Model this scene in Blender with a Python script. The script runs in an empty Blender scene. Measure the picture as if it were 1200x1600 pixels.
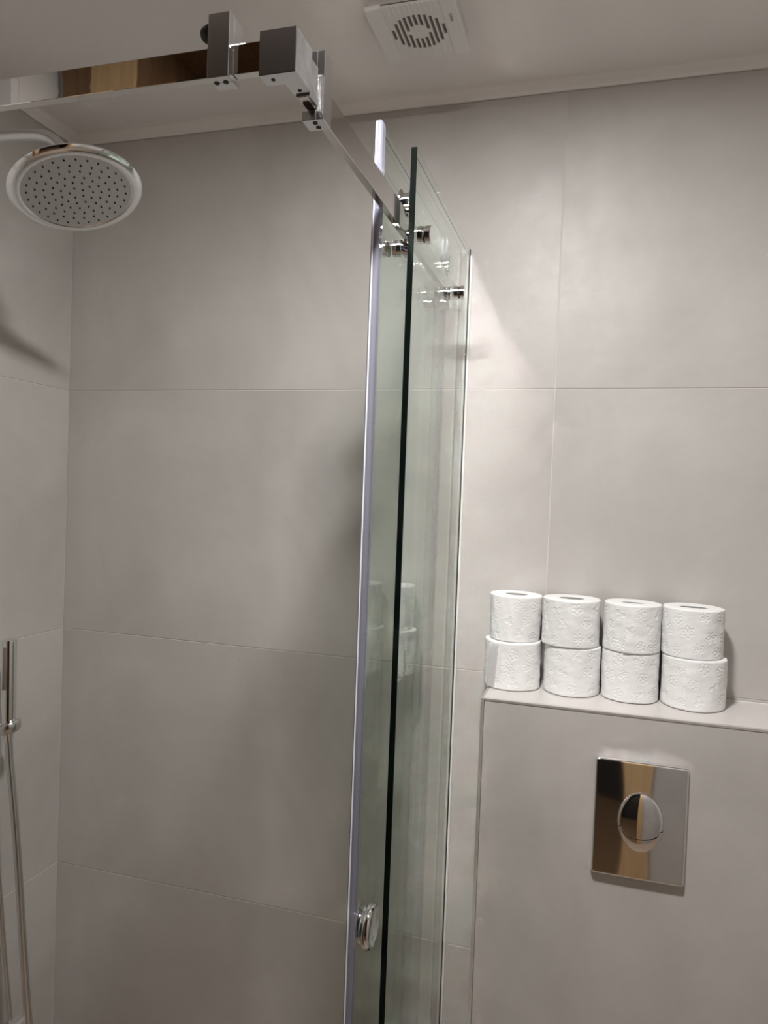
import bpy, bmesh, math, random
import numpy as np
from mathutils import Vector, Matrix
random.seed(4); rng = np.random.default_rng(7)
S = bpy.context.scene; COL = S.collection; PI = math.pi

# ---------------- camera ----------------
cd = bpy.data.cameras.new('camera'); cam = bpy.data.objects.new('camera', cd); COL.objects.link(cam)
cam.location = (1.29048, -1.55777, 1.57321)
cam.rotation_euler = (1.54392193, -0.0369799808, 0.283604460)
cd.sensor_fit = 'VERTICAL'; cd.sensor_height = 36; cd.sensor_width = 27; cd.lens = 25.7828; cd.clip_start = 0.01
S.camera = cam
# ---------------- world ----------------
W = bpy.data.worlds.new('world'); S.world = W; W.use_nodes = True
W.node_tree.nodes['Background'].inputs[0].default_value = (0.8, 0.85, 1, 1)
W.node_tree.nodes['Background'].inputs[1].default_value = 0.05
# ---------------- lamp ----------------
LAMP = Vector((1.15, -0.93, 2.425)); LAMP_R = 0.065
ld = bpy.data.lights.new('lamp_light', 'AREA'); ld.shape = 'DISK'; ld.size = 2*LAMP_R
ld.energy = 23.8; ld.color = (1.0, 0.985, 0.965)
lo = bpy.data.objects.new('lamp_light', ld); COL.objects.link(lo); lo.location = (LAMP.x, LAMP.y, LAMP.z-0.008)
S.view_settings.view_transform = 'Standard'; S.view_settings.look = 'None'
S.view_settings.gamma = 1; S.view_settings.use_curve_mapping = False
S.view_settings.exposure = 0.0
S.cycles.blur_glossy = 0.0; S.cycles.sample_clamp_indirect = 0.0

# ---------------- materials ----------------
def mat(name, col, rough=0.5, metal=0.0, spec=0.5, mott=None, bump=None, coat=0, rvar=0, trans=0):
    """mott = (second colour, scale, contrast); bump = (scale, strength, distance)"""
    m = bpy.data.materials.new(name); m.use_nodes = True; n = m.node_tree.nodes; l = m.node_tree.links
    b = n['Principled BSDF']; b.inputs['Base Color'].default_value = (*col, 1)
    b.inputs['Roughness'].default_value = rough; b.inputs['Metallic'].default_value = metal
    b.inputs['Specular IOR Level'].default_value = spec; b.inputs['Coat Weight'].default_value = coat
    tc = n.new('ShaderNodeTexCoord')
    if mott:
        t = n.new('ShaderNodeTexNoise'); t.inputs['Scale'].default_value = mott[1]; t.inputs['Detail'].default_value = 7
        t.inputs['Roughness'].default_value = 0.62; t.inputs['Distortion'].default_value = 0.4
        l.new(tc.outputs['Object'], t.inputs['Vector'])
        r = n.new('ShaderNodeValToRGB'); r.color_ramp.elements[0].position = 0.5-mott[2]; r.color_ramp.elements[1].position = 0.5+mott[2]
        r.color_ramp.elements[0].color = (*col, 1); r.color_ramp.elements[1].color = (*mott[0], 1)
        l.new(t.outputs['Fac'], r.inputs['Fac']); l.new(r.outputs['Color'], b.inputs['Base Color'])
    if rvar:
        t = n.new('ShaderNodeTexNoise'); t.inputs['Scale'].default_value = 9; t.inputs['Detail'].default_value = 6
        l.new(tc.outputs['Object'], t.inputs['Vector'])
        mr = n.new('ShaderNodeMapRange'); mr.inputs['To Min'].default_value = rough-rvar; mr.inputs['To Max'].default_value = rough+rvar
        mr.inputs['From Min'].default_value = 0.3; mr.inputs['From Max'].default_value = 0.7
        l.new(t.outputs['Fac'], mr.inputs['Value']); l.new(mr.outputs['Result'], b.inputs['Roughness'])
    if bump:
        t = n.new('ShaderNodeTexNoise'); t.inputs['Scale'].default_value = bump[0]; t.inputs['Detail'].default_value = 5
        l.new(tc.outputs['Object'], t.inputs['Vector'])
        bp = n.new('ShaderNodeBump'); bp.inputs['Strength'].default_value = bump[1]; bp.inputs['Distance'].default_value = bump[2]
        l.new(t.outputs['Fac'], bp.inputs['Height']); l.new(bp.outputs['Normal'], b.inputs['Normal'])
    return m

def glass(name, tint, ior=1.5, rough=0.0, body=0.0):
    """thin sheet glass: straight-through transparency with Fresnel reflection on each face"""
    m = bpy.data.materials.new(name); m.use_nodes = True; n = m.node_tree.nodes; l = m.node_tree.links
    n.remove(n['Principled BSDF']); out = n['Material Output']
    g = n.new('ShaderNodeNewGeometry'); mx = n.new('ShaderNodeMix'); mx.data_type = 'FLOAT'
    mx.inputs[2].default_value = ior; mx.inputs[3].default_value = 1/ior
    l.new(g.outputs['Backfacing'], mx.inputs[0])
    f = n.new('ShaderNodeFresnel'); l.new(mx.outputs[0], f.inputs['IOR'])
    t = n.new('ShaderNodeBsdfTransparent'); t.inputs[0].default_value = (*tint, 1)
    gl = n.new('ShaderNodeBsdfGlossy'); gl.inputs['Roughness'].default_value = rough; gl.inputs[0].default_value = (1, 1, 1, 1)
    s = n.new('ShaderNodeMixShader'); l.new(f.outputs[0], s.inputs[0])
    first = t.outputs[0]
    if body:
        d = n.new('ShaderNodeBsdfDiffuse'); d.inputs[0].default_value = (*tint, 1)
        s2 = n.new('ShaderNodeMixShader'); s2.inputs[0].default_value = body
        l.new(t.outputs[0], s2.inputs[1]); l.new(d.outputs[0], s2.inputs[2]); first = s2.outputs[0]
    l.new(first, s.inputs[1]); l.new(gl.outputs[0], s.inputs[2]); l.new(s.outputs[0], out.inputs['Surface'])
    return m

def wood(name, a, b_):
    m = mat(name, a, 0.45)
    n = m.node_tree.nodes; l = m.node_tree.links; b = n['Principled BSDF']
    tc = n.new('ShaderNodeTexCoord'); mp = n.new('ShaderNodeMapping'); mp.inputs['Scale'].default_value = (60, 60, 3)
    t = n.new('ShaderNodeTexNoise'); t.inputs['Scale'].default_value = 1.2; t.inputs['Detail'].default_value = 6; t.inputs['Distortion'].default_value = 1.2
    r = n.new('ShaderNodeValToRGB'); r.color_ramp.elements[0].position = .35; r.color_ramp.elements[1].position = .65
    r.color_ramp.elements[0].color = (*a, 1); r.color_ramp.elements[1].color = (*b_, 1)
    l.new(tc.outputs['Object'], mp.inputs[0]); l.new(mp.outputs[0], t.inputs['Vector']); l.new(t.outputs['Fac'], r.inputs[0]); l.new(r.outputs[0], b.inputs['Base Color'])
    return m

M = {}
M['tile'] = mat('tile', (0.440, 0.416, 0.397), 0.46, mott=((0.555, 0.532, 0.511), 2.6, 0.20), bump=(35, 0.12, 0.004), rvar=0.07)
M['grout'] = mat('grout', (0.66, 0.63, 0.585), 0.85)
M['ceiling'] = mat('ceiling_paint', (0.84, 0.82, 0.81), 0.7, bump=(60, 0.1, 0.002))
M['cornice'] = mat('cornice_plaster', (0.82, 0.80, 0.785), 0.6)
M['floor'] = mat('floor_tile', (0.36, 0.24, 0.17), 0.5, mott=((0.38, 0.30, 0.23), 3, 0.2))
M['white'] = mat('white_paint', (0.8, 0.8, 0.8), 0.4)
M['fan'] = mat('fan_plastic', (0.80, 0.80, 0.79), 0.42)
M['dark'] = mat('dark_void', (0.20, 0.175, 0.165), 0.7)
M['black'] = mat('black_rubber', (0.012, 0.010, 0.010), 0.55)
M['chrome'] = mat('chrome', (0.86, 0.86, 0.87), 0.05, 1)
M['steel'] = mat('polished_steel', (0.60, 0.57, 0.54), 0.10, 1, bump=(7, 0.05, 0.01), rvar=0.04)
M['mirror'] = mat('mirror_steel', (0.66, 0.64, 0.62), 0.02, 1, bump=(4, 0.04, 0.01))
M['worn'] = mat('scratched_steel', (0.72, 0.72, 0.74), 0.32, 1, mott=((0.50, 0.49, 0.50), 60, 0.2), bump=(180, 0.25, 0.001), rvar=0.1)
M['satin'] = mat('satin_chrome', (0.66, 0.66, 0.67), 0.22, 1)
M['face'] = mat('nozzle_face', (0.60, 0.60, 0.60), 0.38, 0.75)
M['glass'] = glass('clear_glass', (0.942, 0.984, 0.962))
M['glass_top'] = glass('glass_top_face', (0.60, 0.64, 0.62))
M['edge'] = mat('glass_edge', (0.001, 0.003, 0.002), 0.35, spec=0.12)
M['hall'] = mat('hall_paint', (0.03, 0.023, 0.019), 0.6)  # near-black colour puts the hallway's darkness into its surfaces
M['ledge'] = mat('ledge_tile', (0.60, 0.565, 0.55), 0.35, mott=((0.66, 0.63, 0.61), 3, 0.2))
M['edge_thin'] = mat('glass_top_edge', (0.05, 0.06, 0.055), 0.25)
M['seal'] = glass('clear_pvc_seal', (0.56, 0.56, 0.66), 1.5, 0.10, 0.26)
M['lip'] = mat('seal_lip', (0.86, 0.86, 0.92), 0.25)  # white of the highlight line painted on the seal
M['lipdark'] = mat('seal_flange', (0.30, 0.28, 0.28), 0.4)  # grey of the seal's shaded side, put in as colour
M['silicone'] = mat('silicone', (0.74, 0.73, 0.70), 0.35)
M['paper'] = mat('tissue_paper', (0.84, 0.835, 0.83), 0.95, spec=0.1, bump=(75, 0.35, 0.0022))
M['core'] = mat('cardboard', (0.36, 0.345, 0.33), 0.9)
M['trimline'] = mat('edge_trim', (0.62, 0.60, 0.58), 0.35, 0.6)
M['oak'] = wood('light_oak', (0.50, 0.33, 0.17), (0.60, 0.42, 0.23))
M['oak_dark'] = wood('dark_oak', (0.16, 0.09, 0.045), (0.21, 0.125, 0.065))
M['hole'] = mat('screw_hole', (0.01, 0.008, 0.007), 0.6)
M['hose'] = mat('steel_hose', (0.70, 0.70, 0.70), 0.28, 1)
M['print'] = mat('grey_print', (0.16, 0.15, 0.15), 0.6)

# ---------------- mesh helpers ----------------
def link(name, me, m, parent=None, smooth=False):
    o = bpy.data.objects.new(name, me); COL.objects.link(o)
    if m is not None:
        for x in (m if isinstance(m, (list, tuple)) else [m]): me.materials.append(x)
    if smooth:
        me.polygons.foreach_set('use_smooth', [True]*len(me.polygons))
        try: me.set_sharp_from_angle(angle=math.radians(38))
        except Exception: pass
    if parent: o.parent = parent; o.matrix_parent_inverse = parent.matrix_world.inverted()
    return o
def obj(name, bm, m, parent=None, smooth=False):
    me = bpy.data.meshes.new(name); bmesh.ops.recalc_face_normals(bm, faces=bm.faces); bm.to_mesh(me); bm.free()
    return link(name, me, m, parent, smooth)
def box(bm, lo_, hi_, bev=0, seg=2, mi=0):
    c = [(a+b)/2 for a, b in zip(lo_, hi_)]; s = [b-a for a, b in zip(lo_, hi_)]
    r = bmesh.ops.create_cube(bm, size=1, matrix=Matrix.Translation(c) @ Matrix.Diagonal((*s, 1)))
    vs = r['verts']
    for f in {f for v in vs for f in v.link_faces}: f.material_index = mi
    if bev:
        es = list({e for v in vs for e in v.link_edges})
        bmesh.ops.bevel(bm, geom=es, offset=bev, segments=seg, affect='EDGES', profile=0.5)
    return vs
def BOX(name, lo_, hi_, m, parent=None, bev=0, seg=2):
    bm = bmesh.new(); box(bm, lo_, hi_, bev, seg); return obj(name, bm, m, parent)
def frame_z(d):
    return Vector((0, 0, 1)).rotation_difference(Vector(d).normalized()).to_matrix().to_4x4()
def lathe(bm, prof, origin=(0, 0, 0), axis=(0, 0, 1), n=40, mi=0, sx=1, sy=1):
    """prof: list of (height along axis, radius)"""
    T = Matrix.Translation(origin) @ frame_z(axis); rings = []
    for h, r in prof:
        if r < 1e-6: rings.append([bm.verts.new(T @ Vector((0, 0, h)))])
        else: rings.append([bm.verts.new(T @ Vector((sx*r*math.cos(2*PI*k/n), sy*r*math.sin(2*PI*k/n), h))) for k in range(n)])
    for a, b in zip(rings, rings[1:]):
        for k in range(n):
            k2 = (k+1) % n
            if len(a) == 1 and len(b) == 1: break
            if len(a) == 1: f = bm.faces.new((a[0], b[k], b[k2]))
            elif len(b) == 1: f = bm.faces.new((a[k], b[0], a[k2]))
            else: f = bm.faces.new((a[k], b[k], b[k2], a[k2]))
            f.material_index = mi
def tube(bm, pts, r, n=14, caps=True, sub=8):
    P = [Vector(p) for p in pts]; path = []
    for i in range(len(P)-1):                      # catmull-rom
        p0 = P[max(i-1, 0)]; p1 = P[i]; p2 = P[i+1]; p3 = P[min(i+2, len(P)-1)]
        for k in range(sub):
            t = k/sub
            path.append(0.5*((2*p1)+(-p0+p2)*t+(2*p0-5*p1+4*p2-p3)*t*t+(-p0+3*p1-3*p2+p3)*t**3))
    path.append(P[-1]); rings = []; up = None
    for i, p in enumerate(path):
        d = (path[min(i+1, len(path)-1)]-path[max(i-1, 0)]).normalized()
        if up is None: up = d.orthogonal().normalized()
        up = (up-d*up.dot(d)).normalized(); s = d.cross(up)
        rr = r(i/(len(path)-1)) if callable(r) else r
        rings.append([bm.verts.new(p+rr*(math.cos(2*PI*k/n)*up+math.sin(2*PI*k/n)*s)) for k in range(n)])
    for a, b in zip(rings, rings[1:]):
        for k in range(n): bm.faces.new((a[k], a[(k+1) % n], b[(k+1) % n], b[k]))
    if caps: bm.faces.new(rings[0][::-1]); bm.faces.new(rings[-1])
def sweep_profile(bm, prof, p0, p1, out, up=(0, 0, 1)):
    """extrude a 2D profile [(out, up)] from p0 to p1"""
    p0, p1, out, up = map(Vector, (p0, p1, out, up))
    A = [bm.verts.new(p0+out*a+up*b) for a, b in prof]; B = [bm.verts.new(p1+out*a+up*b) for a, b in prof]
    n = len(prof)
    for k in range(n): bm.faces.new((A[k], A[(k+1) % n], B[(k+1) % n], B[k]))
    bm.faces.new(A[::-1]); bm.faces.new(B)
def thing(name, label, cat, loc=(0, 0, 0), group=None):
    o = bpy.data.objects.new(name, None); COL.objects.link(o); o.location = loc; o.empty_display_size = .05
    o['label'] = label; o['category'] = cat
    if group: o['group'] = group
    bpy.context.view_layer.update()
    return o
def tag(o, label, cat, group=None):
    o['label'] = label; o['category'] = cat
    if group: o['group'] = group
def struct(o): o['kind'] = 'structure'; return o

# ================= ROOM SHELL =================
CZ = 2.432; RX = 2.30; FY = -1.45; FT = 0.15; HY = -2.9     # ceiling, right wall, front wall, its thickness, hallway end
G = 0.0010                                                    # half joint
JZ = [0.0, 0.5965, 1.1985, 1.800, 2.4065]; JX = [0.0, 1.196, 2.30]; JY = [0.0, -1.2, FY]
def tiled(name, lo_, hi_, tiles):
    w = struct(BOX(name, lo_, hi_, M['grout']))
    cache = {}
    for a, b in tiles:
        s = tuple(round(q-p, 4) for p, q in zip(a, b))
        if s not in cache:
            bm = bmesh.new(); box(bm, (0, 0, 0), s)
            me = bpy.data.meshes.new('tile'); bmesh.ops.recalc_face_normals(bm, faces=bm.faces)
            es = [e for e in bm.edges]
            bmesh.ops.bevel(bm, geom=es, offset=0.0004, segments=1, affect='EDGES')
            bm.to_mesh(me); bm.free(); me.materials.append(M['tile']); cache[s] = me
        o = bpy.data.objects.new('tile', cache[s]); COL.objects.link(o); o.location = a; o.parent = w
    return w
T = 0.0012
tb = [((JX[i]+G, 0, JZ[j]+G), (JX[i+1]-G, T+.004, JZ[j+1]-G)) for i in range(2) for j in range(4)]
tiled('wall_back', (-.1, T, 0), (RX+.1, .1, CZ+.02), tb)
tl = [((-T-.004, JY[i+1]+G, JZ[j]+G), (0, JY[i]-G, JZ[j+1]-G)) for i in range(2) for j in range(4)]
tiled('wall_left', (-.1, FY, 0), (-T, T, CZ+.02), tl)
tr = [((RX, JY[i+1]+G, JZ[j]+G), (RX+T+.004, JY[i]-G, JZ[j+1]-G)) for i in range(2) for j in range(4)]
tiled('wall_right', (RX+T, FY, 0), (RX+.1, T, CZ+.02), tr)
DX0, DX1, DH = 0.42, 1.43, 2.426                                # doorway the picture is taken from
bm = bmesh.new()
box(bm, (-.1, FY-FT, 0), (DX0, FY, CZ)); box(bm, (DX1, FY-FT, 0), (RX+.1, FY, CZ)); box(bm, (DX0, FY-FT, DH), (DX1, FY, CZ))
struct(obj('wall_front', bm, M['tile']))
struct(BOX('floor', (-.1, FY, -.05), (RX+.1, .1, 0), M['floor']))
struct(BOX('ceiling', (-.1, FY-FT, CZ), (RX+.1, .1, CZ+.1), M['ceiling']))
# hallway behind the doorway
struct(BOX('floor', (-.6, HY, -.05), (RX+.6, FY, 0), M['oak_dark']))
struct(BOX('wall_hall', (-.6, HY-.1, 0), (RX+.6, HY, CZ+.1), M['hall']))
struct(BOX('wall_hall', (-.7, HY, 0), (-.6, FY-FT, CZ+.1), M['hall']))
struct(BOX('wall_hall', (RX+.6, HY, 0), (RX+.7, FY-FT, CZ+.1), M['hall']))
struct(BOX('ceiling', (-.7, HY-.1, CZ), (RX+.7, FY-FT, CZ+.1), M['hall']))
# door frame
dr = struct(BOX('door_1', (DX0, FY-FT-.01, DH-.006), (DX1, FY+.01, DH), M['oak_dark']))
for x0, x1 in ((DX0, DX0+.03), (DX1-.03, DX1)): BOX('jamb', (x0, FY-FT-.01, 0), (x1, FY+.01, DH-.006), M['oak' if x0 > 1 else 'oak_dark'], dr)  # left jamb and lintel coloured dark to darken the rail's reflection
for x0, x1, k in ((DX0-.10, DX0, 'oak'), (DX0-.165, DX0-.10, 'oak_dark'), (DX1, DX1+.09, 'oak')):
    BOX('architrave', (x0, FY, 0), (x1, FY+.016, 2.404), M[k], dr, .002)
# cornice
prof = [(0, 0), (0.004, 0), (0.006, .006), (0.010, .014), (0.014, .019), (0.016, .0255), (0, .0255)]
zc = 2.4065
bm = bmesh.new(); sweep_profile(bm, prof, (0, 0, zc), (RX, 0, zc), (0, -1, 0)); struct(obj('trim_1', bm, M['cornice']))
bm = bmesh.new(); sweep_profile(bm, prof, (0, 0, zc), (0, FY, zc), (1, 0, 0)); struct(obj('trim_2', bm, M['cornice']))
bm = bmesh.new(); sweep_profile(bm, prof, (RX, 0, zc), (RX, FY, zc), (-1, 0, 0)); struct(obj('trim_3', bm, M['cornice']))

# ================= CISTERN BOX =================
BX, BY, BZ = 1.096, -0.181, 1.192
cb = thing('cistern_ledge', 'boxed-in tiled cistern ledge with thin metal edge trims under the toilet rolls', 'ledge', (1.6, -.09, 0))
BOX('core', (BX+.009, BY+.009, 0), (RX-.001, -.001, BZ-.009), M['grout'], cb)
BOX('tile', (BX+.006, BY, 0.003), (2.294, BY+.0088, BZ-.004), M['tile'], cb, .0006, 1)
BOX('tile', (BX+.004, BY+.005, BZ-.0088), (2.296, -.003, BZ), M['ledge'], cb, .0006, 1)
BOX('tile', (BX, BY+.006, 0.003), (BX+.0088, -.002, BZ-.004), M['tile'], cb, .0006, 1)
BOX('edge_trim', (BX-.0005, BY-.0012, BZ-.0045), (RX, BY+.005, BZ+.0008), M['trimline'], cb, .001)
BOX('edge_trim', (BX-.0012, BY-.0012, 0), (BX+.005, BY+.005, BZ-.0045), M['trimline'], cb, .001)
BOX('edge_trim', (BX-.0012, BY+.005, BZ-.005), (BX+.004, 0, BZ+.0008), M['trimline'], cb, .001)
BOX('sealant', (BX, -.003, BZ-.002), (RX, 0, BZ+.0018), M['silicone'], cb, .0008)

# ================= FLUSH PLATE =================
fp = thing('flush_plate', 'polished chrome flush plate with oval dual button on the cistern front', 'flush plate', (1.386, BY, 1.005))
px0, px1, pz0, pz1 = 1.3065, 1.4645, 0.901, 1.1125
def pillow(x0, x1, z0, z1, y, dep, rad, dome, nx=40, nz=52):
    """rounded-rectangle plate with a gently domed front, facing -Y"""
    bm = bmesh.new(); cx, cz = (x0+x1)/2, (z0+z1)/2; hw, hh = (x1-x0)/2, (z1-z0)/2
    g = []
    for j in range(nz+1):
        row = []
        for i in range(nx+1):
            u = math.sin((i/nx-.5)*PI)*.999 if True else 0; v = math.sin((j/nz-.5)*PI)*.999
            x, z = u*hw, v*hh
            dx, dz = abs(x)-(hw-rad), abs(z)-(hh-rad)
            if dx > 0 and dz > 0:
                k = math.hypot(dx, dz)
                if k > rad: x = math.copysign(hw-rad+dx/k*rad, x); z = math.copysign(hh-rad+dz/k*rad, z)
            ex = min(hw-abs(x), hh-abs(z))
            if dx > 0 and dz > 0: ex = max(0, rad-math.hypot(abs(x)-(hw-rad), abs(z)-(hh-rad)))
            e = min(1, ex/0.004); edge = math.sqrt(max(0, 1-(1-e)**2))
            yy = y-dep*(.35+.65*edge)-dome*(1-u*u)*(1-v*v*.6)
            row.append(bm.verts.new((cx+x, yy, cz+z)))
        g.append(row)
    for j in range(nz):
        for i in range(nx): bm.faces.new((g[j][i], g[j][i+1], g[j+1][i+1], g[j+1][i]))
    bnd = g[0]+[g[j][-1] for j in range(1, nz+1)]+g[-1][-2::-1]+[g[j][0] for j in range(nz-1, 0, -1)]
    back = [bm.verts.new((v.co.x, y, v.co.z)) for v in bnd]; n = len(bnd)
    for k in range(n): bm.faces.new((bnd[k], back[k], back[(k+1) % n], bnd[(k+1) % n]))
    bm.faces.new(back)
    return bm
obj('plate', pillow(px0, px1, pz0, pz1, BY, .0115, .006, .0012), M['chrome'], fp, True)
def oval_button(upper):
    bm = bmesh.new(); cx, cz, a, b = 1.3875, 1.0065, .0375, .051; n = 56; yb = BY-.011
    def yz(x, z):
        q = min(1, (x/a)**2+(z/b)**2); h = .0105*math.sqrt(max(0, 1-q*.97))
        if upper: h = .0035+.0065*math.sqrt(max(0, 1-q*.98))
        else: h = .0050+.0065*math.sqrt(max(0, 1-q*.98))
        return yb-h
    def split(x): return -b*.20-b*.35*math.sqrt(max(0, 1-(x/(a*.86))**2))
    rows = []; nx = 44; nz = 24
    for i in range(nx+1):
        x = a*math.sin((i/nx-.5)*PI)*.9999; zt = b*math.sqrt(max(0, 1-(x/a)**2)); s = split(x)
        if abs(x) > a*.86: s = -b*.20
        s = max(min(s, zt), -zt)
        z0, z1 = (s+.0004, zt) if upper else (-zt, s-.0004)
        if z1 < z0: z0 = z1 = (z0+z1)/2
        rows.append([bm.verts.new((cx+x, yz(x, z0+(z1-z0)*j/nz), cz+z0+(z1-z0)*j/nz)) for j in range(nz+1)])
    for r0, r1 in zip(rows, rows[1:]):
        for j in range(nz): bm.faces.new((r0[j], r1[j], r1[j+1], r0[j+1]))
    bmesh.ops.remove_doubles(bm, verts=bm.verts, dist=1e-5)
    be = [e for e in bm.edges if e.is_boundary]
    r = bmesh.ops.extrude_edge_only(bm, edges=be)
    for v in [x for x in r['geom'] if isinstance(x, bmesh.types.BMVert)]: v.co.y = BY-.0105
    return bm
obj('full_flush_button', oval_button(True), M['chrome'], fp, True)
obj('half_flush_button', oval_button(False), M['chrome'], fp, True)
bm = bmesh.new(); lathe(bm, [(0, 0), (0, .0385), (.0035, .0385), (.0035, 0)], (1.3875, BY-.0105, 1.0065), (0, -1, 0), 64, sx=1, sy=1.355)
obj('button_recess', bm, M['dark'], fp, True)

# ================= TOILET ROLLS =================
def flower(kind):
    """embossed line pattern as points in a 2.4 cm square"""
    P = []
    if kind == 0:
        for k in range(5):
            a = 2*PI*k/5+.3
            for t in np.linspace(-1, 1, 26):
                r = .0060+.0050*(1-t*t)**.5*0.9; P.append((r*math.cos(a+t*.52), r*math.sin(a+t*.52)))
            for t in np.linspace(.002, .006, 7): P.append((t*math.cos(a+.63), t*math.sin(a+.63)))
        for t in np.linspace(0, 2*PI, 20): P.append((.0022*math.cos(t), .0022*math.sin(t)))
    elif kind == 1:
        for k in range(6):
            a = 2*PI*k/6+.1
            for t in np.linspace(0, PI, 22):
                r = .0115*t/PI+.001; w = .0026*math.sin(t)
                for s in (-1, 1): P.append((r*math.cos(a)-s*w*math.sin(a), r*math.sin(a)+s*w*math.cos(a)))
    else:
        for c, s in (((0, 0), .0042), ((.006, .004), .0032), ((-.006, .003), .0030), ((.001, -.007), .0034)):
            for k in range(5):
                a = 2*PI*k/5
                for t in np.linspace(-1, 1, 10): P.append((c[0]+s*(.55+.45*(1-t*t))*math.cos(a+t*.6), c[1]+s*(.55+.45*(1-t*t))*math.sin(a+t*.6)))
    return np.array(P)
FL = [flower(0), flower(1), flower(2)]
def roll(cx, cy, z0, r, h, label, lean=(0, 0), squash=1.0, core=(.021, .021), flap=None, fold=None, seed=1, rot=0.0, taper=0.0):
    rg = np.random.default_rng(seed); n, m = 300, 84
    th = np.linspace(0, 2*PI, n, endpoint=False)[None, :]; v = np.linspace(0, 1, m+1)[:, None]
    # groove depth map on the unrolled sheet
    U = np.broadcast_to(th*r, (m+1, n)); V = np.broadcast_to(v*h, (m+1, n)); D = np.full((m+1, n), 9.0)
    L = 2*PI*r; spots = []
    for i in range(9):
        for j in range(3):
            spots.append(((i+.5*(j % 2)+rg.uniform(-.18, .18))*L/9, (j+.5+rg.uniform(-.2, .2))*h/3))
    for i, (su, sv) in enumerate(spots):
        F = FL[int(rg.integers(0, 3))]; a = rg.uniform(0, 2*PI); sc = rg.uniform(.8, 1.05)
        Q = sc*(F @ np.array([[math.cos(a), math.sin(a)], [-math.sin(a), math.cos(a)]])); 
        du = (U-su+L/2) % L-L/2; dv = V-sv
        msk = (abs(du) < .015) & (abs(dv) < .015)
        uu, vv = du[msk], dv[msk]
        if len(uu): D[msk] = np.minimum(D[msk], np.sqrt(((uu[:, None]-Q[:, 0])**2+(vv[:, None]-Q[:, 1])**2).min(1)))
    groove = np.exp(-(D/.00085)**2)*.00075 - np.exp(-((D-.0020)/.0009)**2)*.00030
    rr = r-groove
    ph = rg.uniform(0, 6, 6)
    rr = rr+.0006*np.sin(3*th+ph[0]+2*v)+.0004*np.sin(7*th+ph[1]-5*v)+.00012*np.sin(22*v+3*th+ph[2])*(1+np.sin(2*th+ph[5]))+.00006*np.sin(41*v-7*th+ph[3])+.00015*np.sin(17*th+9*v+ph[4])
    rr = rr*(1-taper*(1-v))
    rr[0] -= .0012; rr[-1] -= .0010; rr[1] -= .0003; rr[-2] -= .0003
    if fold:                                        # outer sheet end: a small step that runs down the side
        a0, slope, v0 = fold; a = a0+slope*(v-1)
        d = (th-a+PI) % (2*PI)-PI
        k = np.clip((v0-v)/.15, 0, 1)
        rr = rr+k*np.where(d > 0, .0022*np.exp(-np.maximum(d, 0)/.35), 0)-k*np.where((d <= 0) & (d > -.035), .0024, 0)
    X = rr*np.cos(th); Y = rr*np.sin(th)*squash; Z = np.broadcast_to(v*h, X.shape)
    verts = [np.stack([X, Y, Z], -1).reshape(-1, 3)]
    cx_, cy_ = core; thf = th[0]
    def ring(f, z, wob=0):
        ex = X[-1 if z > h/2 else 0]*(1-f)+cx_*np.cos(thf)*f; ey = Y[-1 if z > h/2 else 0]*(1-f)+cy_*np.sin(thf)*f
        return np.stack([ex, ey, np.full(n, z)+wob*np.sin(9*thf+f*20)], -1)
    for f in (.08, .5, .97, 1.0): verts.append(ring(f, h+.0006*(f < .9)-.0001, .0001))
    verts.append(ring(1.0, 0)); verts.append(ring(.08, 0))
    rows = np.concatenate(verts)
    order = [list(range(k*n, (k+1)*n)) for k in range(len(rows)//n)]
    seq = list(range(m+1))+[m+1, m+2, m+3, m+4, m+5, m+6, 0]
    F = []
    for a, b in zip(seq, seq[1:]):
        i0 = np.arange(n); i1 = (i0+1) % n
        F.append(np.stack([a*n+i0, a*n+i1, b*n+i1, b*n+i0], -1))
    F = np.concatenate(F)
    me = bpy.data.meshes.new('toilet_roll'); me.from_pydata(rows.tolist(), [], F.tolist()); me.update()
    o = link('toilet_roll', me, M['paper'], None, False)
    me.polygons.foreach_set('use_smooth', [True]*len(me.polygons))
    bpy.context.view_layer.update()
    tag(o, label, 'toilet roll', 'toilet rolls on the cistern ledge')
    # cardboard core
    bm = bmesh.new()
    lathe(bm, [(.0005, 1), (h-.001, 1), (h-.001, .93), (.0005, .93), (.0005, 1)], (0, 0, 0), (0, 0, 1), 48, sx=cx_*.995, sy=cy_*.995)
    obj('cardboard_core', bm, M['core'], o, True)
    if flap:                                        # loose end of the paper standing off the roll
        a0, w, lift, zlo, zhi, skew = flap; bm = bmesh.new(); nu, nv = 14, 18; g = []
        for j in range(nv+1):
            t = j/nv; z = zlo+(zhi-zlo)*t; row = []
            for i in range(nu+1):
                s = i/nu; a = a0+skew*(t-.5)-w*s; rad = r+.0012+lift*s**1.6*(0.55+.45*math.sin(t*PI))+.0007*math.sin(s*8+t*11)
                row.append(bm.verts.new((rad*math.cos(a), rad*math.sin(a)*squash, z+.0012*math.sin(s*5))))
            g.append(row)
        for j in range(nv):
            for i in range(nu): bm.faces.new((g[j][i], g[j][i+1], g[j+1][i+1], g[j+1][i]))
        bmesh.ops.solidify(bm, geom=bm.faces[:], thickness=.0004)
        obj('paper_flap', bm, M['paper'], o, True)
    o.location = (cx, cy, z0); o.rotation_euler = (lean[0], lean[1], rot)
    return o
A_ = lambda d: math.radians(d)
zt = BZ+.0014
def solid_angle(x, y): return 0
roll(1.1385, -.0585, zt, .0560, .0925, 'bottom toilet roll at left end of ledge, loose sheet edge sticking out', flap=(A_(243), .30, .007, .002, .088, .10), seed=11)
roll(1.2550, -.0570, zt, .0540, .0925, 'second bottom toilet roll from the left on the ledge', seed=12)
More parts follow.
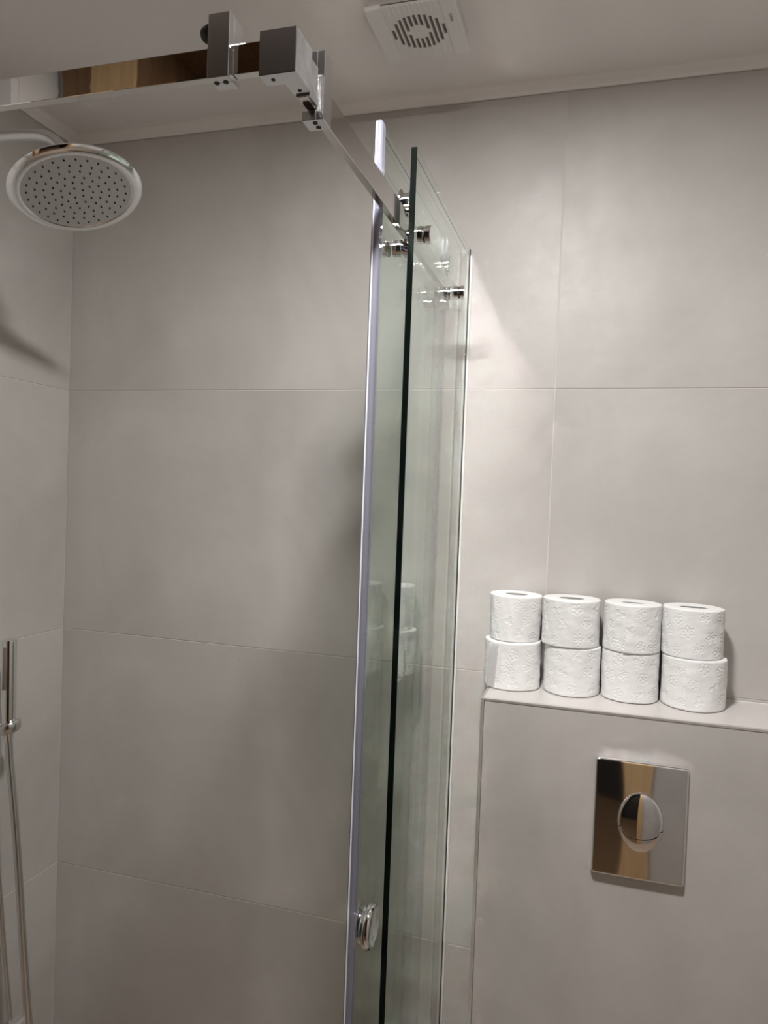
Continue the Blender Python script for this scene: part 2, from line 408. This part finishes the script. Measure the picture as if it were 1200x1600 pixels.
roll(1.3655, -.0570, zt, .0528, .0925, 'third bottom toilet roll, below the roll with the creased torn sheet', seed=13)
roll(1.4790, -.0620, zt, .0572, .0925, 'bottom toilet roll at right end of ledge with straight vertical sheet end', fold=(A_(251), .02, .86), seed=14)
z2 = zt+.0925+.0016
roll(1.1395, -.0560, z2, .0525, .0900, 'top toilet roll at left end, narrower and leaning slightly right', lean=(0, A_(.8)), core=(.023, .019), seed=21, taper=.06)
roll(1.2500, -.0580, z2, .0555, .0900, 'second top toilet roll from the left, horizontal crease near its top', core=(.025, .019), seed=22)
roll(1.3650, -.0590, z2, .0530, .0900, 'third top toilet roll, creased with short torn diagonal slit and narrow hole', core=(.0225, .0125), fold=(A_(268), .30, .38), seed=23)
roll(1.4740, -.0590, z2, .0545, .0900, 'top toilet roll at right end with wide oval hole', core=(.026, .016), seed=24)

# ================= GLASS =================
def pane(name, x0, x1, y0, y1, z0, z1, parent, front_m, back_m):
    bm = bmesh.new(); box(bm, (x0, y0, z0), (x1, y1, z1)); bm.faces.ensure_lookup_table()
    top = [e for e in bm.edges if all(v.co.z > z1-1e-5 for v in e.verts) and abs(e.verts[0].co.y-e.verts[1].co.y) > .01]
    bmesh.ops.bevel(bm, geom=top, offset=.0009, segments=1, affect='EDGES')
    bmesh.ops.recalc_face_normals(bm, faces=bm.faces)
    for f in bm.faces:
        nn = f.normal
        f.material_index = 0 if abs(nn.x) > .9 or nn.z > .9 else (3 if nn.z > .3 else (1 if nn.y < -.5 else 2))
    return obj(name, bm, [M['glass'], front_m, back_m, M['edge_thin']], parent)
BX0, BX1, BYF, BT = 0.9985, 1.0080, -0.4770, 2.094
fx = thing('fixed_glass_panel', 'fixed glass panel with dark green edge joined to the back wall', 'glass panel', (BX0, -.24, 0))
pane('glass', BX0, BX1, BYF, -.0015, .03, BT, fx, M['edge'], M['glass'])
BOX('gasket', (BX1, -.0065, .03), (BX1+.0014, -.0003, BT), M['black'], fx)  # black strip added where the panel's rear edge looks dark through the glass
BOX('silicone_seam', (BX1+.0014, -.0055, .03), (BX1+.0060, -.0003, BT-.012), M['silicone'], fx, .0012)
def bolt(y, z, parent):
    bm = bmesh.new()
    lathe(bm, [(0, 0), (0, .0135), (.0075, .0135), (.0083, .0125), (.0084, .0100), (.0107, .0100), (.0108, .0125), (.011, .0135), (.0190, .0135), (.0200, .0125), (.0203, 0)], (BX1, y, z), (1, 0, 0), 40)
    b = obj('bolt_cap', bm, M['chrome'], parent, True)
    bm = bmesh.new(); lathe(bm, [(.0085, .009), (.0085, .0118), (.0106, .0118), (.0106, .009)], (BX1, y, z), (1, 0, 0), 32); obj('washer', bm, M['black'], b, True)  # black ring paints the shade in the groove between the two discs
    bm = bmesh.new(); lathe(bm, [(0, .0095), (.008, .0095), (.008, 0)], (.992, y, z), (1, 0, 0), 24); obj('standoff', bm, M['chrome'], b, True)
bolt(-.447, 1.972, fx); bolt(-.148, 1.964, fx)
# sliding door
AX0, AX1, AYN, AYF, AT = 0.9640, 0.9720, -0.5400, -0.0640, 2.101
sd = thing('sliding_glass_door', 'open sliding glass shower door with clear lilac edge seal and round handle', 'shower door', (AX0, -.3, .5))
pane('glass', AX0, AX1, AYN, AYF, .03, AT, sd, M['edge_thin'], M['edge_thin'])
def seal(y, yd, z1, nm, w=.0062):
    """bulb profile clipped over a vertical glass edge; yd points off the glass"""
    bm = bmesh.new(); cx = (AX0+AX1)/2; pr = []
    for k in range(13): a = PI*k/12; pr.append((w*math.cos(a), yd*(.004+.0055*math.sin(a))))
    pr += [(-w, -yd*.008), (-.0041, -yd*.008), (-.0041, 0), (.0041, 0), (.0041, -yd*.008), (w, -yd*.008)]
    lv = [(.03, 1), (z1-.008, 1), (z1-.003, .9), (z1, .55)]; rings = []
    for z, s in lv: rings.append([bm.verts.new((cx+x*(s if abs(x) > .0042 else 1), y+q*(s if q*yd > 0 else 1), z)) for x, q in pr])
    for a, b in zip(rings, rings[1:]):
        for k in range(len(pr)): bm.faces.new((a[k], a[(k+1) % len(pr)], b[(k+1) % len(pr)], b[k]))
    bm.faces.new(rings[0][::-1]); bm.faces.new(rings[-1])
    return obj(nm, bm, M['seal'], sd, True)
seal(AYN, -1, AT+.004, 'edge_seal')
BOX('seal_lip', (AX0+.0012, AYN-.0118, .03), (AX0+.0030, AYN-.0085, AT-.001), M['lip'], sd, .0006)  # white strip added as the seal's painted highlight
BOX('seal_flange', (AX0-.0028, AYN-.0030, .03), (AX0-.0021, AYN+.010, AT-.003), M['lipdark'], sd); seal(AYF, 1, AT-.002, 'edge_seal', .0056)  # grey strip paints the shaded left side of the near seal
def roller(y):
    zt_ = 2.0065
    # grooved wheel on the rail top, flange either side of it
    bm = bmesh.new()
    lathe(bm, [(0, 0), (0, .0195), (.002, .0210), (.0035, .0205), (.0055, .0150), (.0155, .0150), (.0172, .0205), (.0190, .0210), (.0205, .0195), (.0205, 0)], (.9770, y, zt_+.0155), (1, 0, 0), 44)
    w = obj('roller_wheel', bm, M['chrome'], sd, True)
    bm = bmesh.new()
    lathe(bm, [(0, 0), (0, .013), (.0025, .0145), (.0085, .0145), (.0085, .008), (.0185, .008), (.0185, 0)], (AX0-.0085, y, zt_+.0155), (1, 0, 0), 36)
    obj('axle_cap', bm, M['chrome'], w, True)
    # anti-lift pin below the rail
    y2 = y-.012 if y < -.3 else y
    bm = bmesh.new(); z = 1.9485
    lathe(bm, [(0, 0), (0, .0125), (.0055, .0128), (.0058, .0112), (.0075, .0112), (.0078, .0132), (.0135, .0132), (.0145, .0108), (.0175, .0108), (.0180, .0140), (.0255, .0140), (.0262, .012), (.0262, 0)], (AX1+.0002, y2, z), (1, 0, 0), 40)
    p = obj('guide_pin', bm, M['chrome'], sd, True)
    bm = bmesh.new(); lathe(bm, [(0, 0), (0, .011), (.0015, .012), (.0085, .012), (.0085, 0)], (AX0-.0085, y2, z), (1, 0, 0), 32); obj('pin_cap', bm, M['chrome'], p, True)
roller(-.449); roller(-.135)
# round handle, outside and inside
for s, x in ((1, AX1), (-1, AX0)):
    bm = bmesh.new()
    pr = [(0, 0), (0, .0285), (.0015, .0290), (.0035, .0290), (.0040, .0275), (.0055, .0275), (.0060, .0325), (.0080, .0340), (.0130, .0340), (.0150, .0330), (.0160, .0305), (.0145, .0280), (.0120, .0250), (.0105, .0200), (.0100, 0)]
    if s < 0: pr = [(0, 0), (0, .0200), (.002, .0215), (.003, .0190), (.003, 0)]
    lathe(bm, pr, (x, -.487, .904), (s, 0, 0), 56)
    obj('handle', bm, M['chrome'], sd, True)

# ================= RAIL =================
RX0, RX1, RZ0, RZ1 = .9815, .9915, 1.9690, 2.0050
RYF = -.893                                          # front rail outer face
sr = thing('shower_rail', 'polished steel shower rail with square corner joint and two stopper clamps', 'rail', (.98, -.88, 1.97))
def rail(lo_, hi_, m='steel'):
    bm = bmesh.new(); box(bm, lo_, hi_, .0007, 2); return obj('rail_bar', bm, M[m], sr)
rail((0, RYF+.0015, 1.9835), (.9800, RYF+.0115, 2.0130), 'mirror')
rail((RX0, RYF+.03, RZ0), (RX1, 0, RZ1))
# corner joint: L of two sleeves
bm = bmesh.new()
def prism(bm, poly, z0, z1):
    a = [bm.verts.new((x, y, z0)) for x, y in poly]; b = [bm.verts.new((x, y, z1)) for x, y in poly]; n = len(poly)
    bm.faces.new(a[::-1]); bm.faces.new(b)
    for k in range(n): bm.faces.new((a[k], a[(k+1) % n], b[(k+1) % n], b[k]))
ox, oy = .9965, RYF-.0105
prism(bm, [(.9575, oy), (ox, oy), (ox, oy+.040), (ox-.0190, oy+.040), (ox-.0190, oy+.0190), (.9575, oy+.0190)], 1.9715, 2.0145)
bmesh.ops.bevel(bm, geom=bm.edges[:], offset=.0006, segments=2, affect='EDGES')
# worn outer side
bmesh.ops.recalc_face_normals(bm, faces=bm.faces)
for f in bm.faces:
    if f.normal.x > .9: f.material_index = 1
cj = obj('corner_joint', bm, [M['satin'], M['worn']], sr)
BOX('sleeve', (ox-.0165, oy+.040, 1.9695), (ox-.0015, oy+.060, 2.0075), M['worn'], cj, .0006)
for x, y in ((.9690, oy+.0095), (ox-.0095, oy+.033), (ox-.009, oy+.052)):
    bm = bmesh.new(); lathe(bm, [(0, 0), (0, .0021), (.0006, .0021), (.0006, 0)], (x, y, 1.9711-(.0018 if y > oy+.05 else 0)), (0, 0, 1), 16); obj('screw_hole', bm, M['hole'], cj)
def hole(x, y, z, parent, r=.0027):
    bm = bmesh.new(); lathe(bm, [(0, 0), (0, r), (.0008, r), (.0008, 0)], (x, y, z), (0, 0, 1), 18); obj('screw_hole', bm, M['hole'], parent)
# stopper clamp on the front rail
bm = bmesh.new(); yf = RYF-.0085; x0, x1 = .9000, .9235
box(bm, (x0, yf, 1.9770), (x1, yf+.0100, 2.0400), .0005)
box(bm, (x0, yf+.0100, 2.0135), (x1, yf+.0300, 2.0400), .0005)
box(bm, (x0, yf+.0100, 1.9770), (x1, yf+.0240, 1.9830), .0005)
c1 = obj('stopper_clamp', bm, M['satin'], sr)
hole(x0+.006, yf+.010, 1.9764, c1); hole(x0+.016, yf+.010, 1.9764, c1)
bm = bmesh.new(); lathe(bm, [(0, 0), (0, .0085), (.004, .0092), (.0090, .0080), (.0120, .0055), (.0120, 0)], (x0, yf+.011, 2.027), (-1, 0, 0), 28); obj('rubber_bumper', bm, M['black'], c1, True)
# stopper clamp on the side rail
bm = bmesh.new(); ya, yb = -.8380, -.8150; xo = 1.0000
box(bm, (RX1+.0003, ya, 1.9585), (xo, yb, 2.0290), .0005)
box(bm, (xo-.0280, ya, 2.0055), (RX1+.0003, yb, 2.0290), .0005)
box(bm, (xo-.0240, ya, 1.9585), (RX1+.0003, yb, 1.9685), .0005)
c2 = obj('stopper_clamp', bm, M['satin'], sr)
hole(xo-.0115, ya+.007, 1.9579, c2); hole(xo-.0115, ya+.0165, 1.9579, c2)
bm = bmesh.new(); lathe(bm, [(0, 0), (0, .008), (.004, .008), (.007, .005), (.007, 0)], (xo-.0180, yb, 2.018), (0, 1, 0), 24); obj('rubber_bumper', bm, M['black'], c2, True)
# wall sockets of the rail
BOX('wall_socket', (RX0-.006, -.022, RZ0-.004), (RX1+.004, 0, RZ1+.004), M['satin'], sr, .0008)
BOX('wall_socket', (0, RYF-.004, 1.980), (.022, RYF+.016, 2.017), M['satin'], sr, .0008)

# ================= OVERHEAD SHOWER =================
hc = Vector((.4100, -.4880, 2.0690)); hn = Vector((-.345, .137, .928)).normalized()
hs = thing('overhead_shower', 'round chrome overhead shower head on a curved arm from the left wall', 'shower head', (.0, -.487, 2.185))
bm = bmesh.new()
lathe(bm, [(-.0026, .0895), (-.0036, .0915), (-.0040, .0950), (-.0030, .1020), (-.0005, .1065), (.0025, .1090), (.0055, .1078), (.0080, .1035), (.0110, .0940), (.0135, .0800), (.0160, .0600), (.0190, .0400), (.0230, .0260), (.0320, .0200), (.0340, 0)], hc, hn, 96)
obj('head_shell', bm, M['chrome'], hs, True)
bm = bmesh.new(); lathe(bm, [(-.0026, 0), (-.0026, .0896), (.001, .0896)], hc, hn, 80); fpz = obj('nozzle_face', bm, M['face'], hs, True)
bm = bmesh.new(); FR = frame_z(hn)
for r, c in ((.012, 5), (.026, 11), (.0395, 16), (.053, 20), (.0665, 24), (.080, 28)):
    for k in range(c):
        a = 2*PI*(k+(.5 if int(r*1000) % 2 else 0))/c; p = hc+(FR @ Vector((r*math.cos(a), r*math.sin(a), -.0026)))
        lathe(bm, [(0, 0), (0, .0017), (.0016, .0012), (.0016, 0)], p, -hn, 10)
nz = obj('nozzles', bm, M['hole'], fpz); nz['kind'] = 'stuff'
bm = bmesh.new(); b0 = hc+hn*.032
lathe(bm, [(0, .0), (0, .0165), (.004, .0185), (.012, .0185), (.020, .0150), (.026, .0125), (.028, 0)], b0, hn, 36); obj('swivel_joint', bm, M['chrome'], hs, True)
bm = bmesh.new(); e = b0+hn*.02
tube(bm, [(0, -.487, 2.182), (.10, -.487, 2.182), (.23, -.487, 2.180), (.310, -.487, 2.176), (.348, -.487, 2.168), (.374, -.487, 2.148), (e.x, e.y, e.z)], .0098, 24); obj('arm', bm, M['satin'], hs, True)
bm = bmesh.new(); lathe(bm, [(0, 0), (0, .030), (.004, .030), (.010, .016), (.010, 0)], (0, -.487, 2.182), (1, 0, 0), 40); obj('wall_flange', bm, M['chrome'], hs, True)

# ================= HAND SHOWER, HOSE, MIXER =================
hx, hy = .0900, -.27
wb = thing('shower_holder', 'chrome wall holder carrying the stick hand shower', 'holder', (0, hy, 1.035))
bm = bmesh.new(); tube(bm, [(.004, hy, 1.030), (.04, hy, 1.034), (hx-.012, hy, 1.036)], .0085, 16); obj('bracket_arm', bm, M['chrome'], wb, True)
bm = bmesh.new(); lathe(bm, [(0, 0), (0, .026), (.006, .026), (.008, .022), (.008, 0)], (0, hy, 1.030), (1, 0, 0), 36); obj('wall_flange', bm, M['chrome'], wb, True)
bm = bmesh.new(); lathe(bm, [(-.010, .0135), (-.012, .017), (-.006, .0225), (.006, .0255), (.010, .0240), (.011, .0165), (-.010, .0135)], (hx+.002, hy, 1.036), (-.35, -.1, 1), 36); obj('cradle', bm, M['satin'], wb, True)
hd = thing('hand_shower', 'slim chrome stick hand shower standing in its wall holder', 'hand shower', (hx, hy, 1.03))
bm = bmesh.new(); lathe(bm, [(-.026, 0), (-.026, .0085), (-.006, .0105), (.006, .0140), (.020, .0150), (.192, .0155), (.1955, .0150), (.197, .0130), (.197, 0)], (hx, hy, 1.03), (-.018, 0, 1), 36)
obj('handle', bm, M['chrome'], hd, True)
bm = bmesh.new(); box(bm, (hx-.0045, hy-.0165, 1.12), (hx+.0045, hy-.0150, 1.212), .0005); obj('spray_face', bm, M['dark'], hd, True)
hz = thing('shower_hose', 'ribbed steel shower hose hanging down from the hand shower', 'hose', (hx, hy, 1.0))
bm = bmesh.new()
tube(bm, [(hx+.001, hy, 1.010), (.096, hy, .96), (.107, hy, .88), (.117, hy, .80), (.128, hy, .70), (.138, hy, .60), (.149, hy, .50), (.1585, hy, .42), (.163, hy+.005, .34), (.155, hy+.01, .24), (.125, hy+.01, .18), (.10, hy-.005, .22), (.10, hy-.02, .328)], .0080, 16, sub=60)
me_ = obj('hose_tube', bm, M['hose'], hz, True)
sp = thing('supply_hose', 'thin steel supply hose running between the wall holder and mixer', 'hose', (.06, hy, 1.0))
bm = bmesh.new(); tube(bm, [(.060, hy, 1.026), (.062, hy, .95), (.062, hy, .85), (.068, hy, .74), (.080, hy, .64), (.094, hy, .52), (.108, hy, .42), (.112, hy, .385)], .0060, 14, sub=40)
obj('hose_tube', bm, M['hose'], sp, True)
mx_ = thing('shower_mixer', 'chrome bar shower mixer on the left wall at the picture bottom', 'mixer', (0, -.32, .36))
bm = bmesh.new(); lathe(bm, [(0, 0), (0, .020), (.004, .024), (.035, .025), (.036, .021), (.042, .021), (.043, .026), (.21, .026), (.211, .021), (.217, .021), (.218, .025), (.25, .024), (.254, .020), (.254, 0)], (.119, -.245, .372), (0, -1, 0), 40); obj('body', bm, M['chrome'], mx_, True)
for y in (-.30, -.44):
    bm = bmesh.new(); lathe(bm, [(0, 0), (0, .032), (.008, .030), (.012, .016), (.12, .016)], (0, y, .372), (1, 0, 0), 36); obj('wall_union', bm, M['chrome'], mx_, True)
bm = bmesh.new(); lathe(bm, [(0, .011), (.020, .011), (.020, 0)], (.10, hy-.02, .33), (0, 0, 1), 24); obj('outlet', bm, M['chrome'], mx_, True)

# ================= EXTRACTOR FAN =================
FX, FYc, FW, FZ = .9460, -.2620, .079, 2.4000
fan = thing('extractor_fan', 'square white ceiling extractor fan with round slatted grille', 'extractor fan', (FX, FYc, CZ))
BOX('housing', (FX-FW+.004, FYc-FW+.004, FZ+.006), (FX+FW-.004, FYc+FW-.004, CZ), M['fan'], fan, .004, 3)
GX0, GX1 = FX-.049, FX+.052                          # slatted field between two plain strips
f1 = BOX('front_plate', (FX-FW, FYc-FW, FZ), (GX0, FYc+FW, FZ+.008), M['fan'], fan, .0015)
BOX('front_plate', (GX1, FYc-FW, FZ), (FX+FW, FYc+FW, FZ+.008), M['fan'], fan, .0015)
bm = bmesh.new(); box(bm, (GX0, FYc-FW, FZ+.0052), (GX1, FYc+FW, FZ+.0068)); obj('grille_back', bm, M['dark'], fan)
pitch = (GX1-GX0)/11; R0, R1, gcx = .0480, .0190, (GX0+GX1)/2
for k in range(12):
    x = GX0+k*pitch
    bm = bmesh.new(); box(bm, (max(x-.0016, GX0), FYc-FW+.001, FZ+.0002), (min(x+.0016, GX1), FYc+FW-.001, FZ+.0062), .0006, 1); obj('slat', bm, M['fan'], fan)
for k in range(11):
    x = GX0+(k+.5)*pitch; d = abs(x-gcx); hw = pitch/2-.0015
    a = math.sqrt(max(0, R0*R0-d*d)); b = math.sqrt(max(0, R1*R1-d*d)) if d < R1 else 0
    segs = [(-FW+.001, -a), (a, FW-.001)]
    if b: segs.append((-b, b))
    for s0, s1 in segs:
        if s1-s0 > .001: BOX('slot_filler', (x-hw-.0001, FYc+s0, FZ+.0016), (x+hw+.0001, FYc+s1, FZ+.0060), M['fan'], fan)
tcv = bpy.data.curves.new('lettering', 'FONT'); tcv.body = 'VENTS'; tcv.size = .0075; tcv.extrude = .0002; tcv.align_x = 'CENTER'; tcv.align_y = 'CENTER'
to = bpy.data.objects.new('lettering', tcv); COL.objects.link(to)
bpy.context.view_layer.update()
me = bpy.data.meshes.new_from_object(to.evaluated_get(bpy.context.evaluated_depsgraph_get())); bpy.data.objects.remove(to)
lt = link('lettering', me, M['print'], None)
lt.rotation_euler = (PI, 0, -PI/2); lt.location = (FX+.0655, FYc-.030, FZ-.0001); bpy.context.view_layer.update()
lt.parent = fan; lt.matrix_parent_inverse = fan.matrix_world.inverted()

# ================= CEILING LAMP, ADDED WHITE BOX TO REFLECT (outside the frame) =================
dl = thing('ceiling_downlight', 'round ceiling downlight above the doorway side of the room', 'ceiling light', (LAMP.x, LAMP.y, CZ))
bm = bmesh.new(); lathe(bm, [(0, LAMP_R+.002), (-.006, LAMP_R+.004), (-.008, LAMP_R+.012), (-.004, LAMP_R+.020), (0, LAMP_R+.022)], (LAMP.x, LAMP.y, CZ), (0, 0, 1), 56)
obj('ring', bm, M['white'], dl, True)
refl_box = thing('wall_cabinet', 'white bathroom wall cabinet left of the oak doorway', 'cabinet', (.12, FY, 1.6))  # white box added out of view for the front rail to reflect
BOX('body', (.012, FY, 1.5), (.235, FY+.10, 2.38), M['white'], refl_box, .001)
BOX('door', (.014, FY+.1005, 1.503), (.233, FY+.118, 2.377), M['white'], refl_box, .001)  # front panel of the added reflection box
